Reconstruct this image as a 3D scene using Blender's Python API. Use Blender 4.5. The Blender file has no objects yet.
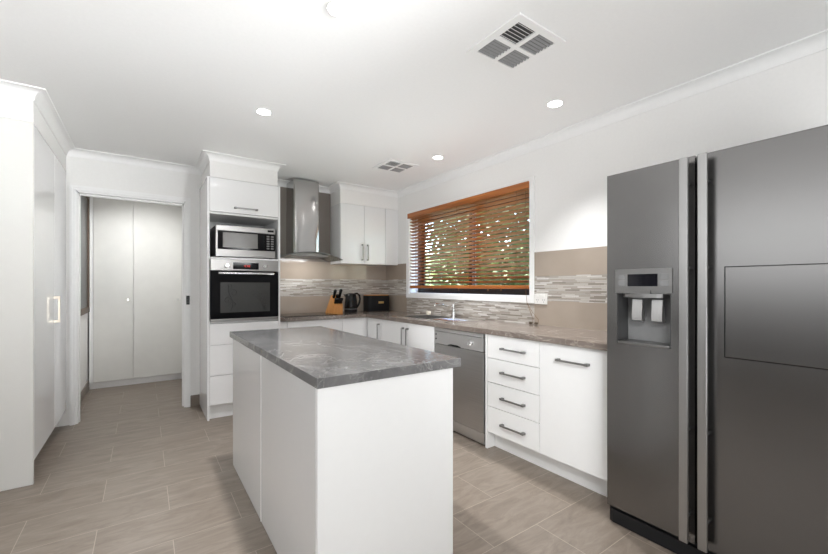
import bpy, bmesh, math, random
from mathutils import Vector, Matrix
random.seed(7)
C = bpy.context.scene.collection
SC = bpy.context.scene
R = math.radians

# ------------------------------------------------------------------ camera, world, big lights, exposure
cam_d = bpy.data.cameras.new('camera')
cam = bpy.data.objects.new('camera', cam_d); C.objects.link(cam)
cam.location = (0, 0, 1.233)
cam.rotation_euler = (R(90), 0, R(-34.9))
cam_d.sensor_width = 36; cam_d.sensor_fit = 'HORIZONTAL'
cam_d.lens = 386.7 * 36 / 828
cam_d.shift_y = (286.05 - 277) / 828
cam_d.clip_start = 0.05
SC.camera = cam
SC.view_settings.view_transform = 'Standard'
SC.view_settings.look = 'None'
SC.view_settings.gamma = 1.0
SC.view_settings.exposure = 0.6
SC.view_settings.use_curve_mapping = False

world = bpy.data.worlds.new('World'); SC.world = world
world.use_nodes = True
wn = world.node_tree
sky = wn.nodes.new('ShaderNodeTexSky')
sky.sky_type = 'NISHITA'; sky.sun_disc = False
sky.sun_elevation = R(48); sky.sun_rotation = R(200)
wn.links.new(sky.outputs[0], wn.nodes['Background'].inputs[0])
wn.nodes['Background'].inputs[1].default_value = 1.5

def area(name, loc, rot, sx, sy, power, col=(1, 1, 1), spread=180):
    d = bpy.data.lights.new(name, 'AREA'); d.shape = 'RECTANGLE'; d.size = sx; d.size_y = sy
    d.energy = power; d.color = col; d.spread = R(spread)
    o = bpy.data.objects.new(name, d); C.objects.link(o)
    o.location = loc; o.rotation_euler = rot
    return o
# added fill lights: side one stands in for daylight, others for bounced flash
area('side_fill', (-3.22, 0.9, 1.85), (R(90), 0, R(-90)), 3.6, 1.2, 27, (0.97, 0.985, 1.0))
area('bounce_fill', (0.2, -1.2, 0.6), (R(145), 0, R(-8)), 1.4, 1.0, 33, (0.97, 0.985, 1.0))
area('bounce_fill_high', (0.0, -1.2, 1.5), (R(118), 0, R(-52)), 0.8, 0.8, 11, (0.97, 0.985, 1.0))
area('narrow_fill', (1.5, -0.2, 1.9), (R(95), 0, R(32)), 0.5, 0.5, 6.5, (0.97, 0.985, 1.0), 50)
area('narrow_fill_left', (0.2, -0.3, 2.25), (R(58), 0, R(-45)), 0.4, 0.4, 1.6, (0.97, 0.985, 1.0), 40)
area('bounce_fill_left', (-1.0, 1.5, 0.4), (R(180), 0, 0), 0.8, 0.8, 5, (0.97, 0.985, 1.0), 110)
area('bounce_fill_aisle', (1.62, 2.5, 0.35), (R(180), 0, 0), 0.5, 1.2, 4.4, (0.97, 0.985, 1.0), 120)
sun_d = bpy.data.lights.new('sun', 'SUN'); sun_d.energy = 11; sun_d.angle = R(2); sun_d.color = (1, .95, .86)
sun = bpy.data.objects.new('sun', sun_d); C.objects.link(sun); sun.rotation_euler = (R(38), 0, R(-150))
LAMP_POWER = 70
HALL_POWER = 40

# ------------------------------------------------------------------ material helpers
def lin(r, g, b):
    f = lambda c: (c / 255 / 12.92) if c <= 10 else ((c / 255 + .055) / 1.055) ** 2.4
    return (f(r), f(g), f(b), 1)

class NT:
    def __init__(s, name):
        s.m = bpy.data.materials.new(name); s.m.use_nodes = True
        s.t = s.m.node_tree; s.b = s.t.nodes['Principled BSDF']; s.out = s.t.nodes['Material Output']
    def n(s, typ, **kw):
        nd = s.t.nodes.new(typ)
        for k, v in kw.items():
            setattr(nd, k, v)
        return nd
    def put(s, sock, v):
        if isinstance(v, bpy.types.NodeSocket): s.t.links.new(v, sock)
        else: sock.default_value = v
    def math(s, op, a, b=None):
        nd = s.n('ShaderNodeMath', operation=op); s.put(nd.inputs[0], a)
        if b is not None: s.put(nd.inputs[1], b)
        return nd.outputs[0]
    def coord(s): return s.n('ShaderNodeTexCoord').outputs['Object']
    def scale(s, vec, sc, loc=(0, 0, 0)):
        nd = s.n('ShaderNodeMapping'); s.put(nd.inputs[0], vec)
        nd.inputs['Scale'].default_value = sc; nd.inputs['Location'].default_value = loc
        return nd.outputs[0]
    def noise(s, vec, sc, det=4, rough=.5, dist=0):
        nd = s.n('ShaderNodeTexNoise'); s.put(nd.inputs['Vector'], vec)
        nd.inputs['Scale'].default_value = sc; nd.inputs['Detail'].default_value = det
        nd.inputs['Roughness'].default_value = rough; nd.inputs['Distortion'].default_value = dist
        return nd.outputs['Fac']
    def ramp(s, fac, stops, mode='LINEAR'):
        nd = s.n('ShaderNodeValToRGB'); s.put(nd.inputs[0], fac)
        cr = nd.color_ramp; cr.interpolation = mode
        while len(cr.elements) < len(stops): cr.elements.new(.5)
        for e, (p, c) in zip(cr.elements, stops): e.position = p; e.color = c
        return nd.outputs[0]
    def mix(s, fac, a, b, mode='MIX'):
        nd = s.n('ShaderNodeMix', data_type='RGBA', blend_type=mode)
        s.put(nd.inputs[0], fac); s.put(nd.inputs[6], a); s.put(nd.inputs[7], b)
        return nd.outputs[2]
    def bump(s, h, strength=.1, dist=.01):
        nd = s.n('ShaderNodeBump'); nd.inputs['Strength'].default_value = strength
        nd.inputs['Distance'].default_value = dist; s.put(nd.inputs['Height'], h)
        s.t.links.new(nd.outputs[0], s.b.inputs['Normal'])
    def set(s, **kw):
        for k, v in kw.items(): s.put(s.b.inputs[k.replace('_', ' ')], v)
        return s.m
    def tiles(s, u, v, w, h, u0, v0, grout, rnd_shift=False):
        vv = s.math('DIVIDE', s.math('SUBTRACT', v, v0), h)
        row = s.math('FLOOR', vv); fv = s.math('SUBTRACT', vv, row)
        if rnd_shift:
            wnz = s.n('ShaderNodeTexWhiteNoise', noise_dimensions='1D'); s.put(wnz.inputs['W'], row); sh = wnz.outputs['Value']
        else:
            sh = s.math('MULTIPLY', s.math('FLOORED_MODULO', row, 2.0), .5)
        uu = s.math('ADD', s.math('DIVIDE', s.math('SUBTRACT', u, u0), w), sh)
        col = s.math('FLOOR', uu); fu = s.math('SUBTRACT', uu, col)
        du = s.math('MULTIPLY', s.math('MINIMUM', fu, s.math('SUBTRACT', 1.0, fu)), w)
        dv = s.math('MULTIPLY', s.math('MINIMUM', fv, s.math('SUBTRACT', 1.0, fv)), h)
        mask = s.math('LESS_THAN', s.math('MINIMUM', du, dv), grout / 2)
        cx = s.n('ShaderNodeCombineXYZ'); s.put(cx.inputs[0], col); s.put(cx.inputs[1], row)
        w2 = s.n('ShaderNodeTexWhiteNoise', noise_dimensions='3D'); s.put(w2.inputs['Vector'], cx.outputs[0])
        return w2.outputs['Value'], mask

def simple(name, col, rough=.5, metal=0, coat=0, spec=None, noise_amt=.03, nscale=30, bump=0):
    t = NT(name)
    c = t.coord()
    n = t.noise(c, nscale, 3)
    lo = tuple(max(0, x * (1 - noise_amt)) for x in col[:3]) + (1,)
    hi = tuple(min(1, x * (1 + noise_amt)) for x in col[:3]) + (1,)
    t.set(Base_Color=t.ramp(n, [(.3, lo), (.7, hi)]), Roughness=rough, Metallic=metal)
    if coat: t.set(Coat_Weight=coat, Coat_Roughness=.05)
    if spec is not None: t.set(Specular_IOR_Level=spec)
    if bump: t.bump(n, bump, .003)
    return t.m

def brushed(name, col, rough=.3, axis='z', amt=.1, aniso=0.0):
    """brushed steel: fine streaks stretched along one axis"""
    t = NT(name)
    sc = {'x': (1.5, 500, 500), 'y': (500, 1.5, 500), 'z': (500, 500, 1.5)}[axis]
    n = t.noise(t.scale(t.coord(), sc), 1.0, 3)
    lo = tuple(x * (1 - amt) for x in col[:3]) + (1,); hi = tuple(min(1, x * (1 + amt)) for x in col[:3]) + (1,)
    t.set(Base_Color=t.ramp(n, [(.3, lo), (.7, hi)]), Metallic=1.0,
          Roughness=t.math('ADD', t.math('MULTIPLY', n, .04), rough - .02))
    return t.m

M = {}
M['wall'] = simple('wall_paint', lin(238, 237, 235), .7, noise_amt=.01, nscale=60, bump=.03)
M['unseen_wall'] = simple('grey_unseen_wall_paint', lin(112, 110, 108), .7, noise_amt=.01)  # unseen wall kept dark so the fridge reflects a darker room
M['ceiling'] = simple('ceiling_paint', lin(243, 243, 242), .8, noise_amt=.01, nscale=60)
M['trim'] = simple('white_trim_paint', lin(242, 242, 241), .4, noise_amt=.01)
M['gloss'] = simple('gloss_white_laminate', lin(236, 236, 236), .08, noise_amt=.005, spec=.5)
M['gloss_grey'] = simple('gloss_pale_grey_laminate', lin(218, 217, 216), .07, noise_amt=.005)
M['satin'] = simple('satin_white_laminate', lin(236, 236, 235), .35, noise_amt=.005)
M['pantry'] = simple('soft_grey_white_panel', lin(216, 215, 211), .35, noise_amt=.005)
M['cupboard'] = simple('pale_cupboard_laminate', lin(222, 221, 216), .45, noise_amt=.02, nscale=8)
M['taupe'] = simple('taupe_glazed_tile', lin(167, 154, 141), .14, noise_amt=.04, nscale=5)
M['steel'] = brushed('brushed_steel', (.42, .41, .40), .36, 'x')
M['steel_y'] = brushed('brushed_steel_doors', (.47, .465, .46), .30, 'y')
M['steel_hood'] = brushed('polished_hood_steel', (.50, .495, .49), .14, 'z', .02)
M['dark_timber'] = simple('dark_timber', lin(96, 80, 66), .5, noise_amt=.1)
M['fridge'] = brushed('dark_brushed_steel', (.21, .206, .203), .26, 'y', .02)
M['fridge_lt'] = brushed('satin_grey_panel', (.27, .266, .262), .32, 'y', .02)
M['fridge_handle'] = brushed('satin_grey_handle_bar', (.40, .395, .39), .34, 'z', .03)
M['fridge_bar'] = brushed('satin_aluminium_bar', (.62, .615, .61), .36, 'z', .04)
M['chrome'] = simple('chrome', (.82, .82, .82), .12, 1)
M['gunmetal'] = simple('gunmetal_handle', (.28, .275, .27), .35, 1)
M['upper_panel'] = simple('darker_taupe_panel', lin(134, 126, 119), .16, noise_amt=.03, nscale=4)  # splashback taupe, darker above the hood line
M['louvre'] = simple('grey_vent_louvre', lin(150, 150, 150), .5)
M['nickel'] = simple('warm_nickel', (.62, .56, .47), .3, 1)
M['black'] = simple('black_plastic', (.008, .008, .008), .22, spec=.3)
M['blackmatt'] = simple('matt_black_enamel', (.010, .010, .011), .5, spec=.25)
M['blackglass'] = simple('black_glass', (.006, .006, .007), .06, spec=.2)
M['darkgrey'] = simple('dark_grey_plastic', (.045, .045, .045), .4)
M['midgrey'] = simple('mid_grey_plastic', (.2, .2, .2), .45)
M['ovenpane'] = simple('tinted_oven_window', (.055, .055, .053), .3, spec=.3)
M['micropane'] = simple('tinted_microwave_window', (.16, .155, .145), .2)
M['drawn_reflection'] = simple('grey_drawn_reflection', (.012, .012, .011), .4)
M['white_plastic'] = simple('white_plastic', lin(232, 230, 226), .35)
M['gold'] = simple('gold_plate', (.72, .50, .20), .3, 1)
M['bronze'] = simple('bronze_aluminium', (.035, .028, .024), .4, .3)
M['sponge'] = simple('pale_sponge', lin(225, 220, 205), .9, bump=.3)
M['cord'] = simple('brown_cord', lin(120, 88, 58), .8)
M['bark'] = simple('bark', (.10, .075, .05), .9, bump=.5)
M['soil'] = simple('lawn_grass', (.24, .25, .16), .95, noise_amt=.4, nscale=6)

t = NT('timber_blind')
n = t.noise(t.scale(t.coord(), (30, 1.2, 30)), 1.6, 5, .6, .3)
t.set(Base_Color=t.ramp(n, [(.3, lin(138, 78, 34)), (.5, lin(168, 98, 42)), (.7, lin(190, 118, 56))]), Roughness=.32)
M['timber'] = t.m
t = NT('timber_slat')
n = t.noise(t.scale(t.coord(), (30, 1.2, 30)), 1.6, 5, .6, .3)
t.set(Base_Color=t.ramp(n, [(.3, lin(138, 78, 34)), (.5, lin(160, 92, 40)), (.7, lin(180, 110, 52))]), Roughness=.36)
M['slat'] = t.m
t = NT('beech_wood')
n = t.noise(t.scale(t.coord(), (14, 14, 2)), 2.5, 4, .5, .4)
t.set(Base_Color=t.ramp(n, [(.3, lin(196, 130, 66)), (.7, lin(216, 156, 90))]), Roughness=.4)
M['beech'] = t.m

# floor tile: 620 x 310 stone look porcelain in a half bond
t = NT('floor_tile')
co = t.coord(); sx = t.n('ShaderNodeSeparateXYZ'); t.put(sx.inputs[0], co)
rnd, gm = t.tiles(sx.outputs[0], sx.outputs[1], .62, .31, -.195, 2.21, .0034)
cv = t.n('ShaderNodeCombineXYZ'); t.put(cv.inputs[2], t.math('MULTIPLY', rnd, 40))
va = t.n('ShaderNodeVectorMath', operation='ADD'); t.put(va.inputs[0], co); t.put(va.inputs[1], cv.outputs[0])
n1 = t.noise(t.scale(va.outputs[0], (1.5, 5.5, 1)), 2.4, 8, .66, 1.4)
n2 = t.noise(t.scale(va.outputs[0], (4, 40, 1)), 2.0, 4, .6, .5)
base = t.ramp(n1, [(.25, lin(106, 95, 85)), (.5, lin(130, 119, 108)), (.75, lin(152, 141, 129))])
base = t.mix(t.math('MULTIPLY', n2, .35), base, lin(112, 100, 90))
base = t.mix(t.math('MULTIPLY', rnd, .22), base, lin(118, 104, 92))
t.set(Base_Color=t.mix(gm, base, lin(160, 149, 135)), Roughness=t.math('ADD', t.math('MULTIPLY', n2, .12), .30))
t.bump(t.math('SUBTRACT', t.math('MULTIPLY', n2, .15), gm), .12, .002)
M['floor'] = t.m

# thin stick mosaic
t = NT('stick_mosaic')
co = t.coord(); sx = t.n('ShaderNodeSeparateXYZ'); t.put(sx.inputs[0], co)
uu = t.math('ADD', sx.outputs[0], sx.outputs[1])
rnd, gm = t.tiles(uu, sx.outputs[2], .120, .0115, 0, .0, .0012, True)
colr = t.ramp(rnd, [(0, lin(192, 186, 179)), (.22, lin(174, 167, 159)), (.42, lin(210, 206, 201)), (.58, lin(156, 148, 139)),
                    (.74, lin(184, 178, 170)), (.90, lin(136, 127, 118))], 'CONSTANT')
t.set(Base_Color=t.mix(gm, colr, lin(128, 120, 112)), Roughness=t.math('ADD', t.math('MULTIPLY', rnd, .3), .12))
t.bump(t.math('ADD', t.math('MULTIPLY', rnd, 1.0), t.math('MULTIPLY', gm, -1.0)), .25, .002)
M['mosaic'] = t.m

def stone(name, dark, mid, light, vein):
    t = NT(name)
    co = t.coord()
    n1 = t.noise(t.scale(co, (1, .55, 1)), 5.0, 9, .62, 1.2)
    n2 = t.noise(co, 34, 6, .65, .5)
    n3 = t.noise(t.scale(co, (.9, .5, 1), (3, 1, 0)), 3.2, 8, .58, 2.2)
    n4 = t.noise(t.scale(co, (.6, 1.1, 1), (7, 2, 0)), 4.6, 8, .6, 1.6)
    c = t.ramp(n1, [(.3, dark), (.5, mid), (.72, light)])
    c = t.mix(t.math('MULTIPLY', n2, .45), c, dark)
    ridge = lambda n, w: t.math('MAXIMUM', t.math('SUBTRACT', 1.0, t.math('DIVIDE', t.math('ABSOLUTE', t.math('SUBTRACT', n, .5)), w)), 0.0)
    v = t.math('MAXIMUM', ridge(n3, .012), t.math('MULTIPLY', ridge(n4, .008), .6))
    c = t.mix(t.math('MULTIPLY', v, .55), c, vein)
    t.set(Base_Color=c, Roughness=.16)
    return t.m
M['stone'] = stone('grey_marbled_laminate', lin(92, 92, 92), lin(113, 112, 112), lin(138, 137, 136), lin(172, 170, 168))
M['stone_lit'] = stone('lit_marbled_laminate', lin(104, 94, 87), lin(126, 115, 107), lin(148, 137, 128), lin(200, 190, 180))  # island's laminate again, its lighter, browner lighting painted into the colour

def glass(name, tint, refl=.12, rough=.02):
    t = NT(name)
    tr = t.n('ShaderNodeBsdfTransparent'); tr.inputs[0].default_value = tint
    gl = t.n('ShaderNodeBsdfGlossy'); gl.inputs['Roughness'].default_value = rough
    lw = t.n('ShaderNodeLayerWeight'); lw.inputs[0].default_value = .25
    mx = t.n('ShaderNodeMixShader')
    t.put(mx.inputs[0], t.math('ADD', t.math('MULTIPLY', lw.outputs['Facing'], refl * 3), refl * .3))
    t.put(mx.inputs[1], tr.outputs[0]); t.put(mx.inputs[2], gl.outputs[0])
    t.t.links.new(mx.outputs[0], t.out.inputs[0])
    return t.m
M['pane'] = glass('window_glass', (.93, .95, .94, 1), .08)
M['hoodglass'] = glass('smoked_canopy_glass', (.62, .66, .64, 1), .2)

def emit(name, col, st):
    t = NT(name)
    t.set(Base_Color=col, Emission_Color=col, Emission_Strength=st)
    return t.m
M['lamp'] = emit('lit_lamp_diffuser', (1, .99, .97, 1), 14)
M['led'] = emit('red_led_digits', (1, .08, .05, 1), .22)
M['bluelcd'] = simple('dark_blue_lcd', (.004, .004, .007), .1)

def leafmat(name, a, b):
    t = NT(name)
    oi = t.n('ShaderNodeNewGeometry')
    t.set(Base_Color=t.ramp(oi.outputs['Random Per Island'], [(0, a), (1, b)]), Roughness=.45)
    tl = t.n('ShaderNodeBsdfTranslucent'); t.put(tl.inputs[0], t.ramp(oi.outputs['Random Per Island'], [(0, a), (1, b)]))
    mx = t.n('ShaderNodeMixShader'); mx.inputs[0].default_value = .4
    t.put(mx.inputs[1], t.b.outputs[0]); t.put(mx.inputs[2], tl.outputs[0])
    t.t.links.new(mx.outputs[0], t.out.inputs[0])
    return t.m
M['leaf_l'] = leafmat('bright_leaf', (.50, .56, .30, 1), (.76, .80, .58, 1))
M['leaf_d'] = leafmat('dark_leaf', (.03, .06, .015, 1), (.10, .15, .04, 1))

# ------------------------------------------------------------------ mesh helpers
LOC = {}
class B:
    def __init__(s): s.bm = bmesh.new(); s.curved = False
    def box(s, x0, x1, y0, y1, z0, z1, bev=0, seg=2, edges=None):
        x0, x1 = min(x0, x1), max(x0, x1); y0, y1 = min(y0, y1), max(y0, y1); z0, z1 = min(z0, z1), max(z0, z1)
        v = [s.bm.verts.new((x, y, z)) for x in (x0, x1) for y in (y0, y1) for z in (z0, z1)]
        fs = [s.bm.faces.new([v[i] for i in q]) for q in ((0, 1, 3, 2), (4, 6, 7, 5), (0, 4, 5, 1), (2, 3, 7, 6), (0, 2, 6, 4), (1, 5, 7, 3))]
        if bev:
            es = set(e for f in fs for e in f.edges)
            if edges:   # only the edges running along one axis
                ax = 'xyz'.index(edges)
                es = [e for e in es if abs((e.verts[0].co - e.verts[1].co)[ax]) > 1e-6]
            bmesh.ops.bevel(s.bm, geom=list(es), offset=bev, segments=seg, profile=.5, affect='EDGES')
        return s
    def quad(s, *p):
        s.bm.faces.new([s.bm.verts.new(q) for q in p]); return s
    def cyl(s, p0, p1, r0, r1=None, n=24):
        r1 = r0 if r1 is None else r1
        return s.tube([p0, p1], [r0, r1], n)
    def tube(s, pts, r, n=10, caps=True):
        s.curved = True
        pts = [Vector(p) for p in pts]
        rr = r if isinstance(r, (list, tuple)) else [r] * len(pts)
        rings = []; up = None
        for i, p in enumerate(pts):
            d = (pts[min(i + 1, len(pts) - 1)] - pts[max(i - 1, 0)]).normalized()
            if up is None:
                a = Vector((0, 0, 1)) if abs(d.z) < .9 else Vector((1, 0, 0))
                up = (a - d * a.dot(d)).normalized()
            else:
                up = (up - d * up.dot(d)).normalized()
            sd = d.cross(up)
            rings.append([s.bm.verts.new(p + (up * math.cos(2 * math.pi * k / n) + sd * math.sin(2 * math.pi * k / n)) * rr[i]) for k in range(n)])
        for a, b in zip(rings, rings[1:]):
            for k in range(n):
                s.bm.faces.new((a[k], a[(k + 1) % n], b[(k + 1) % n], b[k]))
        if caps:
            s.bm.faces.new(rings[0][::-1]); s.bm.faces.new(rings[-1])
        return s
    def lathe(s, cx, cy, prof, n=32, axis='z'):
        """prof: list of (radius, height) from the bottom up"""
        s.curved = True; rings = []
        for r, z in prof:
            ring = []
            for k in range(n):
                a = 2 * math.pi * k / n
                ring.append(s.bm.verts.new((cx + r * math.cos(a), cy + r * math.sin(a), z)))
            rings.append(ring)
        for a, b in zip(rings, rings[1:]):
            for k in range(n): s.bm.faces.new((a[k], a[(k + 1) % n], b[(k + 1) % n], b[k]))
        s.bm.faces.new(rings[0][::-1]); s.bm.faces.new(rings[-1])
        return s
    def prism(s, poly, axis, a0, a1):
        """extrude a 2D polygon along axis; the poly is in the other two axes in xyz order"""
        s.curved = len(poly) > 8
        def p(q, a):
            return {'x': (a, q[0], q[1]), 'y': (q[0], a, q[1]), 'z': (q[0], q[1], a)}[axis]
        v0 = [s.bm.verts.new(p(q, a0)) for q in poly]; v1 = [s.bm.verts.new(p(q, a1)) for q in poly]
        s.bm.faces.new(v0[::-1]); s.bm.faces.new(v1)
        n = len(poly)
        for i in range(n): s.bm.faces.new((v0[i], v0[(i + 1) % n], v1[(i + 1) % n], v1[i]))
        return s
    def plate(s, axis, a0, a1, us, vs, skip=()):
        """solid plate of grid cells between a0 and a1 along axis, leaving the (i, j) cells in skip open"""
        def p(u, v, a): return {'x': (a, u, v), 'y': (u, a, v), 'z': (u, v, a)}[axis]
        nu, nv = len(us), len(vs)
        g = [[[s.bm.verts.new(p(u, v, a)) for v in vs] for u in us] for a in (a0, a1)]
        on = lambda i, j: 0 <= i < nu - 1 and 0 <= j < nv - 1 and (i, j) not in skip
        for i in range(nu - 1):
            for j in range(nv - 1):
                if not on(i, j): continue
                for k in (0, 1):
                    s.bm.faces.new((g[k][i][j], g[k][i + 1][j], g[k][i + 1][j + 1], g[k][i][j + 1]))
                for (di, dj, e) in ((-1, 0, ((i, j), (i, j + 1))), (1, 0, ((i + 1, j), (i + 1, j + 1))), (0, -1, ((i, j), (i + 1, j))), (0, 1, ((i, j + 1), (i + 1, j + 1)))):
                    if not on(i + di, j + dj):
                        (a, b), (c, d) = e
                        s.bm.faces.new((g[0][a][b], g[0][c][d], g[1][c][d], g[1][a][b]))
        return s
    def obj(s, name, mat, parent=None, smooth=35):
        loc = LOC.get(parent.name, Vector((0, 0, 0))) if parent else Vector((0, 0, 0))
        loose = [v for v in s.bm.verts if not v.link_faces]
        if loose: bmesh.ops.delete(s.bm, geom=loose, context='VERTS')
        bmesh.ops.recalc_face_normals(s.bm, faces=s.bm.faces)
        if loc.length: bmesh.ops.translate(s.bm, verts=s.bm.verts, vec=-loc)
        me = bpy.data.meshes.new(name); s.bm.to_mesh(me); s.bm.free()
        me.materials.append(M[mat] if isinstance(mat, str) else mat)
        if smooth:
            me.polygons.foreach_set('use_smooth', [True] * len(me.polygons))
            me.set_sharp_from_angle(angle=R(smooth if s.curved else 12))
        o = bpy.data.objects.new(name, me); C.objects.link(o)
        if parent: o.parent = parent
        LOC[o.name] = loc
        return o

def thing(name, label, cat, loc=(0, 0, 0), group=None):
    o = bpy.data.objects.new(name, None); C.objects.link(o)
    o.empty_display_size = .05
    o.location = loc; LOC[o.name] = Vector(loc)
    o['label'] = label; o['category'] = cat
    if group: o['group'] = group
    return o
def solo(o, label, cat, group=None):
    """a thing that is one mesh: put its origin at its base centre"""
    vs = [v.co for v in o.data.vertices]
    c = Vector(((min(v.x for v in vs) + max(v.x for v in vs)) / 2, (min(v.y for v in vs) + max(v.y for v in vs)) / 2, min(v.z for v in vs)))
    o.data.transform(Matrix.Translation(-c)); o.location = c; LOC[o.name] = c
    o['label'] = label; o['category'] = cat
    if group: o['group'] = group
    return o
def struct(o): o['kind'] = 'structure'; return o
def copy_tree(o, loc=None, label=None, parent=None):
    c = o.copy(); C.objects.link(c)
    if parent is not None: c.parent = parent
    if loc is not None: c.location = loc
    if label: c['label'] = label
    for ch in list(o.children): copy_tree(ch, parent=c)
    return c

# ------------------------------------------------------------------ dimensions
XR, YB, H = 2.717, 4.56, 2.45
XD, XT, ZB, ZBB = 2.134, 2.104, .91, .872
# ------------------------------------------------------------------ the setting
struct(B().box(-3.42, 2.95, -3.52, 6.62, -.12, 0).obj('floor', 'floor', smooth=0))
struct(B().box(-3.42, 2.95, -3.52, 6.62, H, H + .12).obj('ceiling', 'ceiling', smooth=0))
WY0, WY1, WZ0, WZ1 = 2.147, 3.988, 1.137, 2.118          # kitchen window opening
struct(B().plate('x', XR, XR + .2, [-3.5, WY0, WY1, 6.6], [0, WZ0, WZ1, H], [(1, 1)]).obj('wall_right', 'wall', smooth=0))
DX0, DX1, DZ = -.500, .345, 2.088                        # doorway
struct(B().plate('y', YB, YB + .1, [-1.25, DX0, DX1, XR], [0, DZ, H], [(1, 0)]).obj('wall_back', 'wall', smooth=0))
struct(B().box(-3.4, -3.3, -3.5, 3.42, 0, H).obj('wall_left', 'unseen_wall', smooth=0))
struct(B().box(-3.4, 2.72, -3.5, -3.4, 0, H).obj('wall_near', 'wall', smooth=0))
struct(B().box(-3.4, -1.2, 3.32, 3.42, 0, H).obj('wall_beside_pantry', 'wall', smooth=0))
struct(B().box(-1.2, -.565, 3.32, YB, 2.25, H).obj('wall_over_pantry', 'wall', smooth=0))
struct(B().box(.493, 1.1, 3.978, YB, 2.238, H).obj('wall_over_oven_tower', 'wall', smooth=0))
struct(B().box(1.906, XR, 4.256, YB, 2.221, H).obj('wall_over_upper_cabinet', 'wall', smooth=0))
struct(B().box(-.65, -.55, YB + .1, 6.6, 0, H).obj('wall_hall_left', 'wall', smooth=0))
struct(B().box(.452, .55, YB + .1, 6.6, 0, H).obj('wall_hall_right', 'wall', smooth=0))
struct(B().box(-.65, .55, 6.5, 6.6, 0, H).obj('wall_hall_back', 'wall', smooth=0))

# coved cornice swept round the room and the bulkheads
path = [(XR, -3.4), (XR, 4.256), (1.906, 4.256), (1.906, YB), (1.1, YB), (1.1, 3.978), (.493, 3.978), (.493, YB), (-.565, YB), (-.565, 3.32), (-3.3, 3.32), (-3.3, -3.4)]
prof = [(0, H - .067), (.006, H - .067), (.008, H - .059)] + [(.008 + .050 * (1 - math.cos(a)), H - .059 + .050 * math.sin(a)) for a in [math.pi / 2 * k / 6 for k in range(1, 7)]] + [(.066, H - .008), (.066, H), (0, H)]
b = B(); rings = []
N = len(path)
for i in range(N):
    p = Vector(path[i]); d0 = (p - Vector(path[i - 1])).normalized(); d1 = (Vector(path[(i + 1) % N]) - p).normalized()
    n0 = Vector((-d0.y, d0.x)); n1 = Vector((-d1.y, d1.x)); m = (n0 + n1) / (1 + n0.dot(n1))
    rings.append([b.bm.verts.new((p.x + m.x * d, p.y + m.y * d, z)) for d, z in prof])
for i in range(N):
    a, c = rings[i], rings[(i + 1) % N]
    for k in range(len(prof)):
        b.bm.faces.new((a[k], a[(k + 1) % len(prof)], c[(k + 1) % len(prof)], c[k]))
b.curved = True
struct(b.obj('trim_1', 'trim', smooth=25))

# doorway: jambs with a stop bead and moulded architrave
d = B()
d.box(DX0, DX0 + .014, YB - .002, YB + .102, 0, DZ).box(DX1 - .014, DX1, YB - .002, YB + .102, 0, DZ).box(DX0, DX1, YB - .002, YB + .102, DZ - .014, DZ)
d.box(DX0 + .014, DX0 + .022, YB + .05, YB + .09, 0, DZ - .014).box(DX1 - .026, DX1 - .014, YB + .05, YB + .09, 0, DZ - .014).box(DX0 + .014, DX1 - .014, YB + .05, YB + .09, DZ - .03, DZ - .014)
door1 = struct(d.obj('door_1', 'trim', smooth=0))
a = B()
for (w0, w1, th) in ((.0, .044, .012), (.005, .038, .018), (.022, .038, .023)):   # stepped profile
    a.box(DX0 - w1, DX0 - w0, YB - th, YB, 0, DZ + w1).box(DX1 + w0, DX1 + w1, YB - th, YB, 0, DZ + w1)
    a.box(DX0 - w0, DX1 + w0, YB - th, YB, DZ + w0, DZ + w1)
a.obj('architrave', 'trim', door1, smooth=0)
B().box(DX1 + .004, DX1 + .034, YB - .033, YB - .022, 1.045, 1.135, .003).obj('latch_keeper', 'black', door1)['label'] = 'small black latch keeper on the white door frame'

# tile skirtings
struct(B().box(.385, .470, YB - .012, YB, 0, .112, .002).obj('baseboard_back', 'floor'))
struct(B().box(-.55, -.538, YB + .1, 5.97, 0, .112, .002).obj('baseboard_hall', 'floor'))
struct(B().box(.440, .452, YB + .1, 5.97, 0, .112, .002).obj('baseboard_hall.001', 'floor'))
struct(B().box(-3.3, -1.2, 3.308, 3.32, 0, .112, .002).obj('baseboard_left', 'floor'))

# splashbacks: taupe bands with a stick mosaic between, all mosaic under the window
ZM0, ZM1, ZS = 1.110, 1.318, 1.518
T = .008
struct(B().box(1.127, XR - T, YB - T, YB, ZB, ZM0).box(1.127, 1.906, YB - T, YB, ZM1, 1.53).box(1.906, XR - T, YB - T, YB, ZM1, ZS).obj('splashback_back', 'taupe', smooth=0))
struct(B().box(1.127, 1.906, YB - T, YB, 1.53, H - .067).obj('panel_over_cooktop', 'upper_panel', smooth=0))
struct(B().box(1.127, XR - T, YB - T - .001, YB, ZM0, ZM1).obj('mosaic_back', 'mosaic', smooth=0))
AY0, AY1, AZ0, AZ1 = 2.102, 4.042, 1.089, 2.163         # window architrave outside
s = B()
s.box(XR - T, XR, 1.0, AY0, ZB, ZM0).box(XR - T, XR, 1.0, AY0, ZM1, ZS)
s.box(XR - T, XR, AY1, YB, ZB, ZM0).box(XR - T, XR, AY1, YB, ZM1, ZS)
struct(s.obj('splashback_right', 'taupe', smooth=0))
s = B()
s.box(XR - T - .001, XR, 1.0, AY0, ZM0, ZM1).box(XR - T - .001, XR, AY1, YB, ZM0, ZM1).box(XR - T - .001, XR, AY0, AY1, ZB, AZ0)
struct(s.obj('mosaic_right', 'mosaic', smooth=0))

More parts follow.
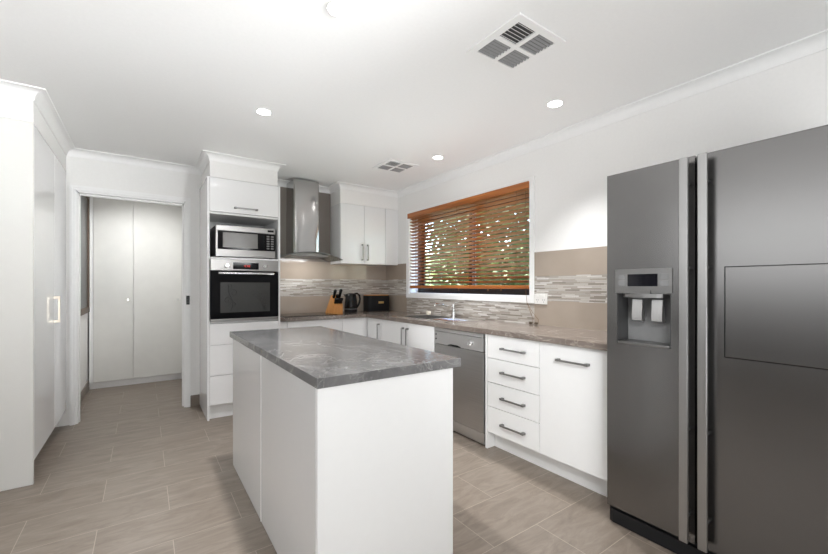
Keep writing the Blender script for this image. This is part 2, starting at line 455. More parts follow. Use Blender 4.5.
# kitchen window
w = B().plate('x', XR - .017, XR, [AY0, WY0, WY1, AY1], [AZ0, WZ0, WZ1, AZ1], [(1, 1)])
win = struct(w.obj('window_1', 'trim', smooth=0))
B().plate('x', XR, XR + .12, [WY0, WY0 + .012, WY1 - .012, WY1], [WZ0, WZ0 + .014, WZ1 - .012, WZ1], [(1, 1)]).obj('reveal', 'trim', win, smooth=0)
fx = XR + .12
f = B().plate('x', fx, fx + .06, [WY0, WY0 + .05, WY1 - .05, WY1], [WZ0, WZ0 + .055, WZ1 - .05, WZ1], [(1, 1)])
f.obj('window_frame', 'bronze', win, smooth=0)
ymid = 3.02
sa = B()
for (y0, y1, xo) in ((WY0 + .05, ymid + .03, .008), (ymid - .03, WY1 - .05, .034)):
    sa.plate('x', fx + xo, fx + xo + .02, [y0, y0 + .05, y1 - .05, y1], [WZ0 + .055, WZ0 + .10, WZ1 - .09, WZ1 - .05], [(1, 1)])
sash = sa.obj('sash', 'bronze', win, smooth=0)
B().box(fx + .016, fx + .020, WY0 + .10, ymid - .02, WZ0 + .10, WZ1 - .09).obj('pane', 'pane', sash, smooth=0)
B().box(fx + .042, fx + .046, ymid + .02, WY1 - .10, WZ0 + .10, WZ1 - .09).obj('pane', 'pane', sash, smooth=0)

# hall side window with a stained timber frame
hw = struct(B().plate('x', -.55, -.525, [5.0, 5.06, 5.84, 5.90], [.93, .99, 2.24, 2.30], [(1, 1)]).obj('window_2', 'dark_timber', smooth=0))
B().box(-.549, -.541, 5.06, 5.84, .99, 2.24).obj('pane', 'ovenpane', hw, smooth=0)

# ------------------------------------------------------------------ hall cupboard
hc = thing('hall_cupboard', 'tall pale two-door cupboard filling the end of the hall beyond the doorway', 'cupboard', (-.05, 6.2, 0))
B().box(-.535, .447, 5.972, 6.49, .08, 2.44).obj('carcass', 'cupboard', hc, smooth=0)
B().box(-.535, .447, 5.99, 6.02, 0, .08).obj('kickboard', 'trim', hc, smooth=0)
for x0, x1, kx in ((-.497, -.115, -.165), (-.110, .417, .362)):
    dd = B().box(x0, x1, 5.95, 5.97, .083, 2.43, .002).obj('door', 'cupboard', hc)
    k = B(); k.tube([(kx, 5.95, 1.062), (kx, 5.938, 1.062), (kx, 5.930, 1.062), (kx, 5.924, 1.062)], [.005, .005, .011, .008], 16)
    k.obj('knob', 'chrome', dd)
B().box(-.535, -.501, 5.955, 5.972, .083, 2.43).box(.421, .447, 5.955, 5.972, .083, 2.43).obj('scribe_strip', 'trim', hc, smooth=0)

# ------------------------------------------------------------------ pantry
pn = thing('pantry_cupboard', 'tall gloss white pantry cupboard beside the doorway, with one warm nickel handle', 'cupboard', (-.88, 3.94, 0))
B().box(-1.198, -.585, 3.346, YB - .002, .14, 2.246).obj('carcass', 'satin', pn, smooth=0)
B().box(-1.198, -.565, 3.322, 3.344, 0, 2.248, .0015).obj('end_panel', 'pantry', pn)
B().box(-.665, -.648, 3.346, YB - .002, 0, .14).obj('kickboard', 'satin', pn, smooth=0)
pd = B().box(-.584, -.565, 3.347, 4.020, .142, 2.246, .0015).obj('door', 'gloss', pn)
B().box(-.584, -.565, 4.024, YB - .004, .142, 2.246, .0015).obj('door', 'gloss', pn)
h = B(); h.box(-.566, -.533, 3.975, 3.993, .955, .973, .002).box(-.566, -.533, 3.975, 3.993, 1.137, 1.155, .002).box(-.540, -.528, 3.975, 3.993, .955, 1.155, .002)
h.obj('handle', 'nickel', pd)

# ------------------------------------------------------------------ handles for kitchen fronts
def bar_handle(b, face, along, c, z, L, vertical=False, out=-1):
    """flat bow handle: two square feet and a bar. face: plane value; along 'x' or 'y'; c centre along; z centre height"""
    def put(a0, a1, o0, o1, z0, z1):
        if along == 'y': b.box(face + out * o0, face + out * o1, a0, a1, z0, z1, .0025)
        else: b.box(a0, a1, face + out * o0, face + out * o1, z0, z1, .0025)
    if vertical:
        for zz in (z - L / 2, z + L / 2): put(c - .007, c + .007, -.001, .030, zz - .009, zz + .009)
        put(c - .008, c + .008, .026, .034, z - L / 2 - .004, z + L / 2 + .004)
    else:
        for cc in (c - L / 2, c + L / 2): put(cc - .011, cc + .011, -.001, .032, z - .008, z + .008)
        put(c - L / 2 - .006, c + L / 2 + .006, .024, .033, z - .006, z + .006)
    return b

# ------------------------------------------------------------------ oven tower
ot = thing('oven_tower_cabinet', 'tall gloss white tower cabinet holding the oven and the microwave', 'cabinet', (.80, 4.27, 0))
yf = 3.975
B().box(.472, .490, yf, YB - .002, 0, 2.238, .001).obj('side_panel', 'gloss', ot)
B().box(1.108, 1.126, yf, YB - .002, 0, 2.238, .001).obj('side_panel', 'gloss', ot)
B().box(.491, 1.107, 4.525, YB - .002, .13, 2.236).obj('back_panel', 'satin', ot, smooth=0)
B().box(.491, 1.107, yf + .003, 4.525, 1.486, 1.502).obj('shelf', 'satin', ot, smooth=0)
for zz in (1.905, 2.220, .887, .13): B().box(.491, 1.107, yf + .02, 4.525, zz, zz + .016).obj('shelf', 'satin', ot, smooth=0)
fl = B().box(.492, 1.106, yf - .002, yf + .017, 1.923, 2.234, .0015).obj('lift_up_door', 'gloss', ot)
bar_handle(B(), yf - .002, 'x', .802, 1.972, .19).obj('handle', 'gunmetal', fl)
for z0, z1 in ((.690, .884), (.406, .686), (.136, .402)):
    B().box(.492, 1.106, yf - .002, yf + .017, z0, z1, .0015).obj('drawer', 'gloss', ot)
B().box(.491, 1.107, yf + .05, yf + .066, 0, .13).obj('kickboard', 'satin', ot, smooth=0)

ov = thing('wall_oven', 'black glass built-in oven with steel control strip and red display, under the microwave', 'oven', (.80, 4.25, .905))
B().box(.502, 1.096, yf + .012, 4.50, .906, 1.483).obj('body', 'darkgrey', ov, smooth=0)
cp = B().box(.496, 1.103, yf - .018, yf + .010, 1.378, 1.484, .003).obj('control_panel', 'steel', ov)
B().box(.686, .915, yf - .020, yf - .017, 1.393, 1.456, .001).obj('display', 'blackglass', cp)
dg = B()
def digit(b, x, z, w, hh, segs, y, th=.0022):
    S = {'a': (x, x + w, z + hh - th, z + hh), 'g': (x, x + w, z + hh / 2 - th / 2, z + hh / 2 + th / 2), 'd': (x, x + w, z, z + th),
         'f': (x, x + th, z + hh / 2, z + hh), 'e': (x, x + th, z, z + hh / 2), 'b': (x + w - th, x + w, z + hh / 2, z + hh), 'c': (x + w - th, x + w, z, z + hh / 2)}
    for c in segs: b.box(S[c][0], S[c][1], y, y + .001, S[c][2], S[c][3])
for i, sg in enumerate(('bc', 'abged', 'abcdef', 'abcdef')):
    digit(dg, .776 + i * .015 + (.005 if i > 1 else 0), 1.416, .009, .017, sg, yf - .0215)
dg.obj('display_digits', 'led', cp, smooth=0)
for kx in (.632, .972):
    B().tube([(kx, yf - .017, 1.424), (kx, yf - .022, 1.424), (kx, yf - .043, 1.424), (kx, yf - .046, 1.424)], [.024, .021, .019, .016], 24).obj('knob', 'chrome', cp)
dr = B().box(.496, 1.103, yf - .020, yf + .010, .930, 1.374, .003).obj('door', 'blackglass', ov)
B().box(.578, 1.020, yf - .0215, yf - .019, .985, 1.268, .0005).obj('glass_window', 'ovenpane', dr)
e = B()  # scroll and grass reflections modelled as thin dark curls on the glass
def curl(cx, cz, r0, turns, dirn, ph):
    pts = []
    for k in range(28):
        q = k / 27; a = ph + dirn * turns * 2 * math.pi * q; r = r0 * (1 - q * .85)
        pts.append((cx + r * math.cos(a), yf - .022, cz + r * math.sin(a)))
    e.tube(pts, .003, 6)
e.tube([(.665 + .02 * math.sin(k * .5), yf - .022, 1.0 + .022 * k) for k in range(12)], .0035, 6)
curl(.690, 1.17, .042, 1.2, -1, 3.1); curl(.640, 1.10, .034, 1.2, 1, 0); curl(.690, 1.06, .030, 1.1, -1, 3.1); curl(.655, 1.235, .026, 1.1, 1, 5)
e.obj('scroll_reflection', 'drawn_reflection', dr)
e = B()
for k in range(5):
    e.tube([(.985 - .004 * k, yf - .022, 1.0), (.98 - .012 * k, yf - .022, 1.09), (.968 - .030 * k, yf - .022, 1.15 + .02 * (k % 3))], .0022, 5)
e.obj('grass_reflection', 'drawn_reflection', dr)
hd = B(); hd.box(.556, 1.052, yf - .056, yf - .044, 1.344, 1.362, .004)
for x in (.59, 1.018): hd.box(x - .008, x + .008, yf - .048, yf - .018, 1.347, 1.359)
hd.obj('handle', 'chrome', dr)
B().box(.496, 1.103, yf - .016, yf + .010, .908, .927, .002).obj('base_trim', 'steel', ov)

mw = thing('microwave_oven', 'stainless steel microwave oven standing in the open niche above the oven', 'microwave', (.82, 4.2, 1.502))
my = 4.012
B().box(.548, 1.088, my + .02, 4.40, 1.512, 1.808, .004).obj('case', 'darkgrey', mw)
B().box(.548, 1.088, my, my + .02, 1.512, 1.582, .003).obj('lower_front_band', 'steel', mw)
ub = B().box(.548, 1.088, my, my + .02, 1.756, 1.808, .003).obj('upper_front_band', 'steel', mw)
B().box(1.012, 1.072, my - .001, my + .002, 1.772, 1.792).obj('display', 'blackglass', ub, smooth=0)
dr = B().box(.548, .978, my, my + .02, 1.584, 1.754, .002).obj('door', 'blackglass', mw)
B().box(.606, .918, my - .0015, my + .001, 1.600, 1.742).obj('window', 'micropane', dr, smooth=0)
B().box(.548, .562, my - .002, my, 1.512, 1.756).obj('edge_strip', 'steel', mw, smooth=0)
kp = B().box(.982, 1.088, my, my + .02, 1.584, 1.754, .002).obj('keypad', 'blackglass', mw)
for i in range(2):
    for j in range(6):
        B().box(1.004 + i * .04, 1.030 + i * .04, my - .002, my, 1.600 + j * .024, 1.614 + j * .024).obj('button', 'midgrey', kp, smooth=0)
for x in (.58, 1.05):
    for y in (4.05, 4.35): B().cyl((x, y, 1.5025), (x, y, 1.514), .014, n=12).obj('foot', 'black', mw)

# ------------------------------------------------------------------ range hood
rh = thing('range_hood', 'stainless steel chimney range hood with curved glass canopy over the cooktop', 'range hood', (1.507, 4.4, 1.52))
def chimney(y0, x0, x1, z0, z1):
    r = .05; pts = []
    mid = (x0 + x1) / 2; n = 40
    front = []
    for k in range(n + 1):                        # softly bowed front with rounded corners
        u = -1 + 2 * k / n
        front.append((mid + (x1 - x0) / 2 * u, y0 + .016 * abs(u) ** 12 + .006 * u * u))
    poly = [(x0, YB - .009)] + front + [(x1, YB - .009)]
    return B().prism(poly, 'z', z0, z1)
chimney(4.262, 1.357, 1.657, 1.605, 2.095).obj('lower_chimney', 'steel_hood', rh, smooth=40)
chimney(4.268, 1.361, 1.653, 2.095, 2.424).obj('upper_chimney', 'steel_hood', rh, smooth=40)
cx, n = 1.507, 24
def arc(x): u = (x - cx) / .37; return 1.606 - .068 * u * u
prof_t = [(cx - .37 + .74 * k / n) for k in range(n + 1)]
def front_y(x): u = (x - cx) / .37; return 4.055 + .075 * u * u
b = B(); top = []; bot = []
for x in prof_t:
    row = []
    for z in (arc(x), arc(x) - .007):
        row.append([b.bm.verts.new((x, front_y(x), z)), b.bm.verts.new((x, YB - .01, z))])
    top.append(row)
for r0, r1 in zip(top, top[1:]):
    b.bm.faces.new((r0[0][0], r1[0][0], r1[0][1], r0[0][1])); b.bm.faces.new((r0[1][0], r0[1][1], r1[1][1], r1[1][0]))
    b.bm.faces.new((r0[0][0], r0[1][0], r1[1][0], r1[0][0])); b.bm.faces.new((r0[0][1], r1[0][1], r1[1][1], r0[1][1]))
for r in (top[0], top[-1]): b.bm.faces.new((r[0][0], r[0][1], r[1][1], r[1][0]))
b.curved = True
b.obj('glass_canopy', 'hoodglass', rh)
# thin dark edge band along the canopy front and the steel body under it
e = B(); e.tube([(x, front_y(x) - .002, arc(x) - .0035) for x in prof_t], .0045, 8).obj('canopy_edge', 'midgrey', rh)
b = B(); poly = [(cx - .21, 1.566)] + [(cx - .21 + .42 * k / 12, arc(cx - .21 + .42 * k / 12) - .009) for k in range(13)] + [(cx + .21, 1.566)]
b.prism(poly, 'y', 4.16, YB - .010)
body = b.obj('hood_body', 'steel_y', rh)
B().box(cx - .19, cx + .19, 4.19, 4.50, 1.560, 1.567).obj('grease_filter', 'midgrey', body, smooth=0)
hl_d = bpy.data.lights.new('hood_fill', 'AREA'); hl_d.shape = 'RECTANGLE'; hl_d.size = .36; hl_d.size_y = .1; hl_d.energy = 2.2  # added fill light under the unlit hood, brightens the splashback
hl_o = bpy.data.objects.new('hood_fill', hl_d); C.objects.link(hl_o); hl_o.parent = rh; hl_o.location = (0, -.1, .036); hl_o.rotation_euler = (R(12), 0, 0)
for k in range(4): B().cyl((cx - .045 + .03 * k, 4.161, 1.582), (cx - .045 + .03 * k, 4.155, 1.582), .006, n=14).obj('button', 'chrome', body)

# ------------------------------------------------------------------ upper cabinet
uc = thing('upper_cabinet', 'gloss white wall cabinet with two handled doors beside the range hood', 'cabinet', (2.31, 4.41, 1.503))
B().box(1.906, XR - .002, 4.272, YB - .009, 1.503, 2.219, .001).obj('carcass', 'gloss', uc)
for x0, x1, hx in ((1.907, 2.218, 2.189), (2.222, 2.518, 2.250)):
    dd = B().box(x0, x1, 4.252, 4.270, 1.505, 2.218, .0015).obj('door', 'gloss', uc)
    bar_handle(B(), 4.252, 'x', hx + (.012 if hx > 2.2 else 0), 1.645, .18, True).obj('handle', 'gunmetal', dd)
B().box(2.522, XR - .002, 4.252, 4.270, 1.505, 2.218, .0015).obj('filler_panel', 'gloss', uc)

# ------------------------------------------------------------------ base cabinets, back run
def carcass_y(b, x0, x1, y0, y1, z0=.132, z1=.868):
    b.box(x0, x0 + .016, y0, y1, z0, z1).box(x1 - .016, x1, y0, y1, z0, z1).box(x0 + .016, x1 - .016, y0, y1, z0, z0 + .016).box(x0 + .016, x1 - .016, y1 - .016, y1, z0 + .016, z1)
    return b
YD = 4.014
cc = thing('cooktop_cabinet', 'white base cabinet with deep drawers under the cooktop and range hood', 'cabinet', (1.48, 4.29, 0))
carcass_y(B(), 1.129, 1.820, YD + .02, YB - .01).obj('carcass', 'satin', cc, smooth=0)
B().box(1.129, 1.206, YD, YD + .018, .134, .866, .0015).obj('filler_panel', 'gloss', cc)
for z0, z1 in ((.134, .496), (.500, .866)):
    q = B().box(1.210, 1.819, YD, YD + .018, z0, z1, .0015).obj('drawer', 'gloss', cc)
    bar_handle(B(), YD, 'x', 1.515, z1 - .09, .19).obj('handle', 'gunmetal', q)
B().box(1.129, 1.820, YD + .08, YD + .096, 0, .13).obj('kickboard', 'satin', cc, smooth=0)
kc = thing('corner_cabinet', 'white blind corner base cabinet under the knife block and kettle', 'cabinet', (2.2, 4.3, 0))
carcass_y(B(), 1.823, 2.71, YD + .02, YB - .01).obj('carcass', 'satin', kc, smooth=0)
B().box(1.823, 2.132, YD, YD + .018, .134, .866, .0015).obj('door', 'gloss', kc)
B().box(1.823, 2.21, YD + .08, YD + .096, 0, .13).obj('kickboard', 'satin', kc, smooth=0)

# ------------------------------------------------------------------ base cabinets, right run
def carcass_x(b, y0, y1, x0=XD + .02, x1=XR - .01, z0=.132, z1=.868):
    b.box(x0, x1, y0, y0 + .016, z0, z1).box(x0, x1, y1 - .016, y1, z0, z1).box(x0, x1, y0 + .016, y1 - .016, z0, z0 + .016).box(x1 - .016, x1, y0 + .016, y1 - .016, z0 + .016, z1)
    return b
lc = thing('base_cabinet', 'white single-door base cabinet at the inner bend of the worktop', 'cabinet', (2.42, 3.85, 0))
carcass_x(B(), 3.682, 4.010).obj('carcass', 'satin', lc, smooth=0)
q = B().box(XD, XD + .018, 3.683, 4.010, .134, .866, .0015).obj('door', 'gloss', lc)
bar_handle(B(), XD, 'y', 3.726, .72, .18, True).obj('handle', 'gunmetal', q)
sc_ = thing('sink_cabinet', 'white two-door base cabinet under the sink, paired upright handles', 'cabinet', (2.42, 3.21, 0))
carcass_x(B(), 2.741, 3.680).obj('carcass', 'satin', sc_, smooth=0)
for y0, y1, hy in ((2.742, 3.186, 3.158), (3.190, 3.679, 3.262 - .024)):
    q = B().box(XD, XD + .018, y0, y1, .134, .866, .0015).obj('door', 'gloss', sc_)
    bar_handle(B(), XD, 'y', hy, .72, .18, True).obj('handle', 'gunmetal', q)
dc = thing('drawer_cabinet', 'white four-drawer base cabinet next to the dishwasher, grey bar handles', 'cabinet', (2.42, 1.85, 0))
carcass_x(B(), 1.615, 2.087).obj('carcass', 'satin', dc, smooth=0)
B().box(XD, XR - .01, 2.090, 2.108, 0, .868, .001).obj('end_panel', 'satin', dc)
for z0, z1, hz in ((.694, .866, .778), (.512, .690, .604), (.330, .508, .417), (.134, .326, .225)):
    q = B().box(XD, XD + .018, 1.616, 2.086, z0, z1, .0015).obj('drawer', 'satin', dc)
    bar_handle(B(), XD, 'y', 1.834, hz, .19).obj('handle', 'gunmetal', q)
bc = thing('wide_door_cabinet', 'white base cabinet with one wide plain door between the drawers and the fridge', 'cabinet', (2.42, 1.36, 0))
carcass_x(B(), 1.114, 1.613).obj('carcass', 'satin', bc, smooth=0)
q = B().box(XD, XD + .018, 1.115, 1.612, .134, .866, .0015).obj('door', 'satin', bc)
bar_handle(B(), XD, 'y', 1.371, .772, .195).obj('handle', 'gunmetal', q)
solo(B().box(2.217, 2.233, 1.114, 2.088, 0, .130).obj('kickboard', 'satin', smooth=0), 'white recessed kickboard along the floor under the drawer cabinet', 'kickboard')
solo(B().box(2.217, 2.233, 2.741, 4.09, 0, .130).obj('kickboard', 'satin', smooth=0), 'white recessed kickboard along the floor under the sink cabinet', 'kickboard')

dw = thing('dishwasher', 'silver freestanding dishwasher under the worktop, between drawers and sink cabinet', 'dishwasher', (2.42, 2.42, 0))
y0, y1 = 2.122, 2.730
B().box(XD + .03, XR - .06, y0 + .004, y1 - .004, .02, .858).obj('body', 'midgrey', dw, smooth=0)
B().box(XD - .012, XD + .03, y0, y1, .838, .866, .004).obj('top_lip', 'fridge_bar', dw)
cp = B().box(XD - .010, XD + .03, y0, y1, .727, .834, .004).obj('control_panel', 'fridge_bar', dw)
B().tube([(XD - .009, 2.262, .782), (XD - .014, 2.262, .782), (XD - .030, 2.262, .782), (XD - .033, 2.262, .782)], [.027, .024, .022, .019], 28).obj('knob', 'chrome', cp)
for z in (.808, .768): B().cyl((XD - .009, 2.70, z), (XD - .014, 2.70, z), .007, n=14).obj('button', 'darkgrey', cp)
B().prism([(2.54, .727), (2.54, .733), (2.50, .742), (2.42, .742), (2.38, .733), (2.38, .727)], 'x', XD - .0108, XD - .005).obj('handle_grip', 'black', cp, smooth=0)
B().box(XD - .006, XD + .03, y0, y1, .105, .722, .004).obj('door', 'steel_y', dw)
B().box(XD + .002, XD + .03, y0 + .002, y1 - .002, .014, .100, .004).obj('plinth_panel', 'fridge_bar', dw)
for y in (y0 + .05, y1 - .05):
    for x in (XD + .05, XR - .12): B().cyl((x, y, 0), (x, y, .022), .02, n=12).obj('foot', 'black', dw)

# ------------------------------------------------------------------ worktop, sink, tap, cooktop
SX0, SX1, SY0, SY1 = 2.215, 2.600, 2.985, 3.44
wt = B().plate('z', ZBB, ZB, [1.128, XT, SX0, SX1, XR - T], [1.112, SY0, SY1, 3.984, YB - T], [(0, 0), (0, 1), (0, 2), (2, 1)])
solo(wt.obj('worktop', 'stone_lit', smooth=0), 'brown-grey marbled L-shaped worktop running along the splashback under the window', 'worktop')
sk = thing('kitchen_sink', 'stainless steel inset sink with drainer under the window', 'sink', (2.41, 3.1, .91))
b = B()
# rim with drainer, bowl open
b.plate('z', ZB, ZB + .005, [2.19, SX0 + .02, SX1 - .03, 2.635], [2.60, SY0 + .02, SY1 - .02, 3.56], [(1, 1)])
b.obj('rim', 'chrome', sk, smooth=0)
b = B()
x0, x1, ya, yb = SX0 + .008, SX1 - .012, SY0 + .008, SY1 - .008
b.plate('z', .745, .75, [x0, x1], [ya, yb]).plate('x', x0, x0 + .003, [ya, yb], [.75, .911]).plate('x', x1 - .003, x1, [ya, yb], [.75, .911]).plate('y', ya, ya + .003, [x0, x1], [.75, .911]).plate('y', yb - .003, yb, [x0, x1], [.75, .911])
b.cyl((2.41, 3.21, .750), (2.41, 3.21, .754), .04)
b.obj('bowl', 'steel', sk, smooth=0)
b = B()
for k in range(7): b.box(2.26, 2.56, 2.66 + k * .042, 2.67 + k * .042, ZB + .0045, ZB + .008, .0015)
b.obj('drainer_ridges', 'chrome', sk)
tp = thing('mixer_tap', 'chrome mixer tap with long spout behind the sink', 'tap', (2.668, 3.095, .911))
b = B(); b.lathe(2.668, 3.095, [(.031, .911), (.031, .924), (.022, .930), (.019, .945), (.019, 1.02), (.021, 1.03), (.016, 1.045), (.006, 1.05)], 24)
b.obj('body', 'chrome', tp)
pts = [(2.668, 3.095, 1.005), (2.62, 3.083, 1.016), (2.52, 3.054, 1.034), (2.42, 3.026, 1.050), (2.37, 3.012, 1.056), (2.350, 3.006, 1.052), (2.345, 3.004, 1.034)]
B().tube(pts, .0095, 12).obj('spout', 'chrome', tp)
B().tube([(2.668, 3.095, 1.045), (2.668, 3.06, 1.060), (2.672, 3.01, 1.070)], [.006, .006, .005], 8).obj('lever', 'chrome', tp)
solo(B().box(2.585, 2.632, 3.435, 3.475, .9155, .955, .010, 3).obj('dish_sponge', 'sponge'), 'small pale sponge standing on the back rim of the sink', 'sponge')
ct = thing('cooktop', 'flat black glass electric cooktop set in the worktop under the range hood', 'cooktop', (1.485, 4.28, .91))
B().box(1.195, 1.775, 4.045, 4.51, ZB, ZB + .006, .002).obj('glass_plate', 'blackglass', ct)
for x, y, r in ((1.34, 4.17, .075), (1.34, 4.39, .095), (1.62, 4.17, .095), (1.62, 4.39, .075)):
    b = B()
    n = 40; v = [[b.bm.verts.new((x + rr * math.cos(2 * math.pi * k / n), y + rr * math.sin(2 * math.pi * k / n), ZB + .0064)) for k in range(n)] for rr in (r, r - .003)]
    for k in range(n): b.bm.faces.new((v[0][k], v[0][(k + 1) % n], v[1][(k + 1) % n], v[1][k]))
    b.obj('cooking_zone', 'midgrey', ct, smooth=0)

# ------------------------------------------------------------------ things on the worktop
kb = solo(B().prism([(4.405, .911), (4.225, 1.128), (4.142, 1.016), (4.142, .911)], 'x', 1.776, 1.884).obj('knife_block', 'beech', smooth=0),
          'beech wood knife block with black handles on the worktop, left of the kettle', 'knife block')
dirn = Vector((0, -.50, .866))
def knife(name, x, q, L, w, label):
    base = Vector((x, 4.142 + .083 * q, 1.016 + .112 * q))
    o = thing(name, label, 'knife', tuple(base), 'black knives in the knife block')
    b = B()
    pts = [base + dirn * (L * k) for k in (.0, .12, .35, .65, .9, 1.0)]
    b.tube(pts, [w * .75, w, w * .92, w * 1.05, w * 1.15, w * .7], 10).obj('handle', 'black', o)
    B().tube([base - dirn * .004, base + dirn * .006], [w * .5, w * .5], 8).obj('bolster', 'chrome', o)
for i, (x, L) in enumerate(((1.797, .108), (1.866, .114))):
    knife('kitchen_knife', x, .72, L, .0165, ('tall black knife handle nearest the sloped back of the block, on its oven side', 'tall black knife handle nearest the sloped back of the block, on its kettle side')[i])
solo_kn = ('first', 'second', 'third', 'fourth')
for i in range(4):
    knife('steak_knife', 1.794 + .024 * i, .16, .070, .0140, '%s short black knife from the oven side, in the low row of the block' % solo_kn[i])
knife('carving_knife', 1.831, .62, .060, .0150, 'shorter black knife handle between the two tall ones at the top of the block')

kt = thing('kettle', 'black electric kettle with loop handle between the knife block and the bread bin', 'kettle', (2.085, 4.33, .911))
kx, ky = 2.078, 4.33
B().lathe(kx, ky, [(.070, .911), (.078, .914), (.080, .930), (.079, .950), (.074, .951)], 32).obj('base', 'blackmatt', kt)
B().lathe(kx, ky, [(.074, .950), (.079, .951), (.079, .957), (.077, .958)], 32).obj('grey_band', 'midgrey', kt)
B().lathe(kx, ky, [(.077, .958), (.079, .962), (.077, 1.0), (.072, 1.06), (.066, 1.11), (.061, 1.128), (.055, 1.138), (.03, 1.146), (.012, 1.149)], 32).obj('body', 'black', kt)
B().prism([(kx - .055, 1.085), (kx - .092, 1.132), (kx - .060, 1.134), (kx - .04, 1.11)], 'y', ky - .022, ky + .022).obj('spout', 'black', kt)
B().tube([(kx + .04, ky, 1.136), (kx + .085, ky, 1.140), (kx + .115, ky - .002, 1.115), (kx + .122, ky - .003, 1.07), (kx + .112, ky - .002, 1.02), (kx + .092, ky, .985), (kx + .074, ky, .966)], [.012, .013, .0125, .012, .012, .011, .010], 12).obj('handle', 'black', kt)

bb = thing('bread_bin', 'matt black bread bin with wooden lid and small gold plate in the worktop corner', 'bread bin', (2.45, 4.43, .911))
def rrect(x0, x1, y0, y1, r, n=7):
    p = []
    for (cx_, cy_, a0) in ((x1 - r, y1 - r, 0), (x0 + r, y1 - r, 90), (x0 + r, y0 + r, 180), (x1 - r, y0 + r, 270)):
        for k in range(n + 1):
            a = R(a0 + 90 * k / n); p.append((cx_ + r * math.cos(a), cy_ + r * math.sin(a)))
    return p
B().prism(rrect(2.335, 2.655, 4.345, 4.535, .05), 'z', .911, 1.110).obj('body', 'blackmatt', bb, smooth=30)
B().prism(rrect(2.341, 2.649, 4.351, 4.529, .045), 'z', 1.110, 1.119).obj('lid', 'beech', bb, smooth=30)
pl = B().box(2.474, 2.552, 4.342, 4.346, 1.008, 1.036, .001).obj('name_plate', 'gold', bb)
pl['label'] = 'small gold plate on the black front'

# ------------------------------------------------------------------ power outlet on the splashback
po = thing('power_outlet', 'white double power outlet on the tiles beside the window frame', 'power outlet', (XR - .01, 2.03, 1.08))
px = XR - T - .001
B().box(px - .010, px, 1.972, 2.094, 1.082, 1.168, .003).obj('plate', 'white_plastic', po)
for y in (2.002, 2.064):
    B().box(px - .014, px - .009, y - .009, y + .009, 1.140, 1.158, .002).obj('switch', 'white_plastic', po)
    s = B()
    s.box(px - .0108, px - .0095, y - .010, y - .007, 1.112, 1.124).box(px - .0108, px - .0095, y + .007, y + .010, 1.112, 1.124).box(px - .0108, px - .0095, y - .0015, y + .0015, 1.095, 1.106)
    s.obj('socket_slots', 'midgrey', po, smooth=0)

# ------------------------------------------------------------------ timber venetian blind
vb = thing('venetian_blind', 'orange-brown timber venetian blind lowered over the kitchen window', 'blind', (XR, 3.09, 1.2))
SB0, SB1 = WY0 + .016, WY1 - .016
B().box(XR - .034, XR - .018, WY0 - .002, WY1 + .004, 2.068, 2.130, .004).obj('valance', 'timber', vb)
B().box(XR - .012, XR + .040, SB0, SB1, 2.076, 2.110, .003).obj('headrail', 'timber', vb)
sl = B()
nsl = 21; tilt = R(-21)
for k in range(nsl):
    z = 1.272 + k * (2.058 - 1.272) / (nsl - 1)
    c, s_ = math.cos(tilt), math.sin(tilt)
    x0 = XR + .014; w2 = .025; th = .0015
    P = [(x0 - w2 * c + th * s_, z - w2 * s_ * 1 - th * c), (x0 + w2 * c + th * s_, z + w2 * s_ - th * c), (x0 + w2 * c - th * s_, z + w2 * s_ + th * c), (x0 - w2 * c - th * s_, z - w2 * s_ + th * c)]
    sl.prism(P, 'y', SB0, SB1)
sl.obj('slats', 'slat', vb, smooth=0)
B().box(XR - .012, XR + .040, SB0, SB1, 1.206, 1.240, .006).obj('bottom_rail', 'timber', vb)
for y in (SB0 + .13, 2.66, 3.09, 3.52, SB1 - .13):
    for x in (XR - .013, XR + .041): B().tube([(x, y, 1.238), (x, y, 2.078)], .0016, 6).obj('ladder_cord', 'cord', vb)
for y in (SB0 + .33, 2.66, 3.09, 3.52):
    ts = B(); ts.lathe(XR + .012, y, [(.004, 1.186), (.007, 1.190), (.006, 1.202), (.003, 1.207)], 12)
    ts.obj('cord_button', 'cord', vb)
pc = B()
for y1, dx in ((2.115, 0), (2.060, 0)):
    pc.tube([(XR - .020, 2.185, 2.055), (XR - .022, 2.187, 1.60), (XR - .022, 2.182, 1.20), (XR - .026, 2.165, 1.09), (XR - .028, 2.125 - (2.115 - y1) * .35, 1.01), (XR - .028, y1 - .014, .955), (XR - .028, y1 - .012, .924)], .0017, 6)
pcord = pc.obj('pull_cord', 'cord', vb)
for y1 in (2.115, 2.060):
    b = B(); b.tube([(XR - .045, y1 + .014, .922), (XR - .040, y1 + .008, .922), (XR - .034, y1 - .004, .922), (XR - .028, y1 - .012, .922)], [.006, .0105, .009, .004], 12); b.obj('wooden_pull', 'bark', pcord)

# ------------------------------------------------------------------ island
il = thing('island_cabinet', 'white island bench cabinet standing in the middle of the tiled floor', 'kitchen island', (.81, 2.1, 0))
IX0, IX1, IY0, IY1 = .500, 1.125, 1.310, 2.895
B().box(IX0, IX1, IY0, IY0 + .020, 0, .872, .001).obj('end_panel', 'satin', il)
B().box(IX0 + .02, IX1 - .001, IY0 + .021, IY1 - .002, 0.0, .871).obj('carcass', 'satin', il, smooth=0)
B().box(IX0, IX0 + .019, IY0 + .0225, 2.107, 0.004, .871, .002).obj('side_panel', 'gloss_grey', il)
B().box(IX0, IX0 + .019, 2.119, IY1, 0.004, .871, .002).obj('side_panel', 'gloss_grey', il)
B().box(IX0 - .001, IX0 + .019, 2.108, 2.118, 0.004, .871).obj('edge_strip', 'trim', il, smooth=0)
solo(B().box(IX0 - .004, 1.166, 1.302, 2.997, .872, .910, .0015).obj('island_worktop', 'stone'), 'grey marbled worktop slab laid on the white island', 'worktop')

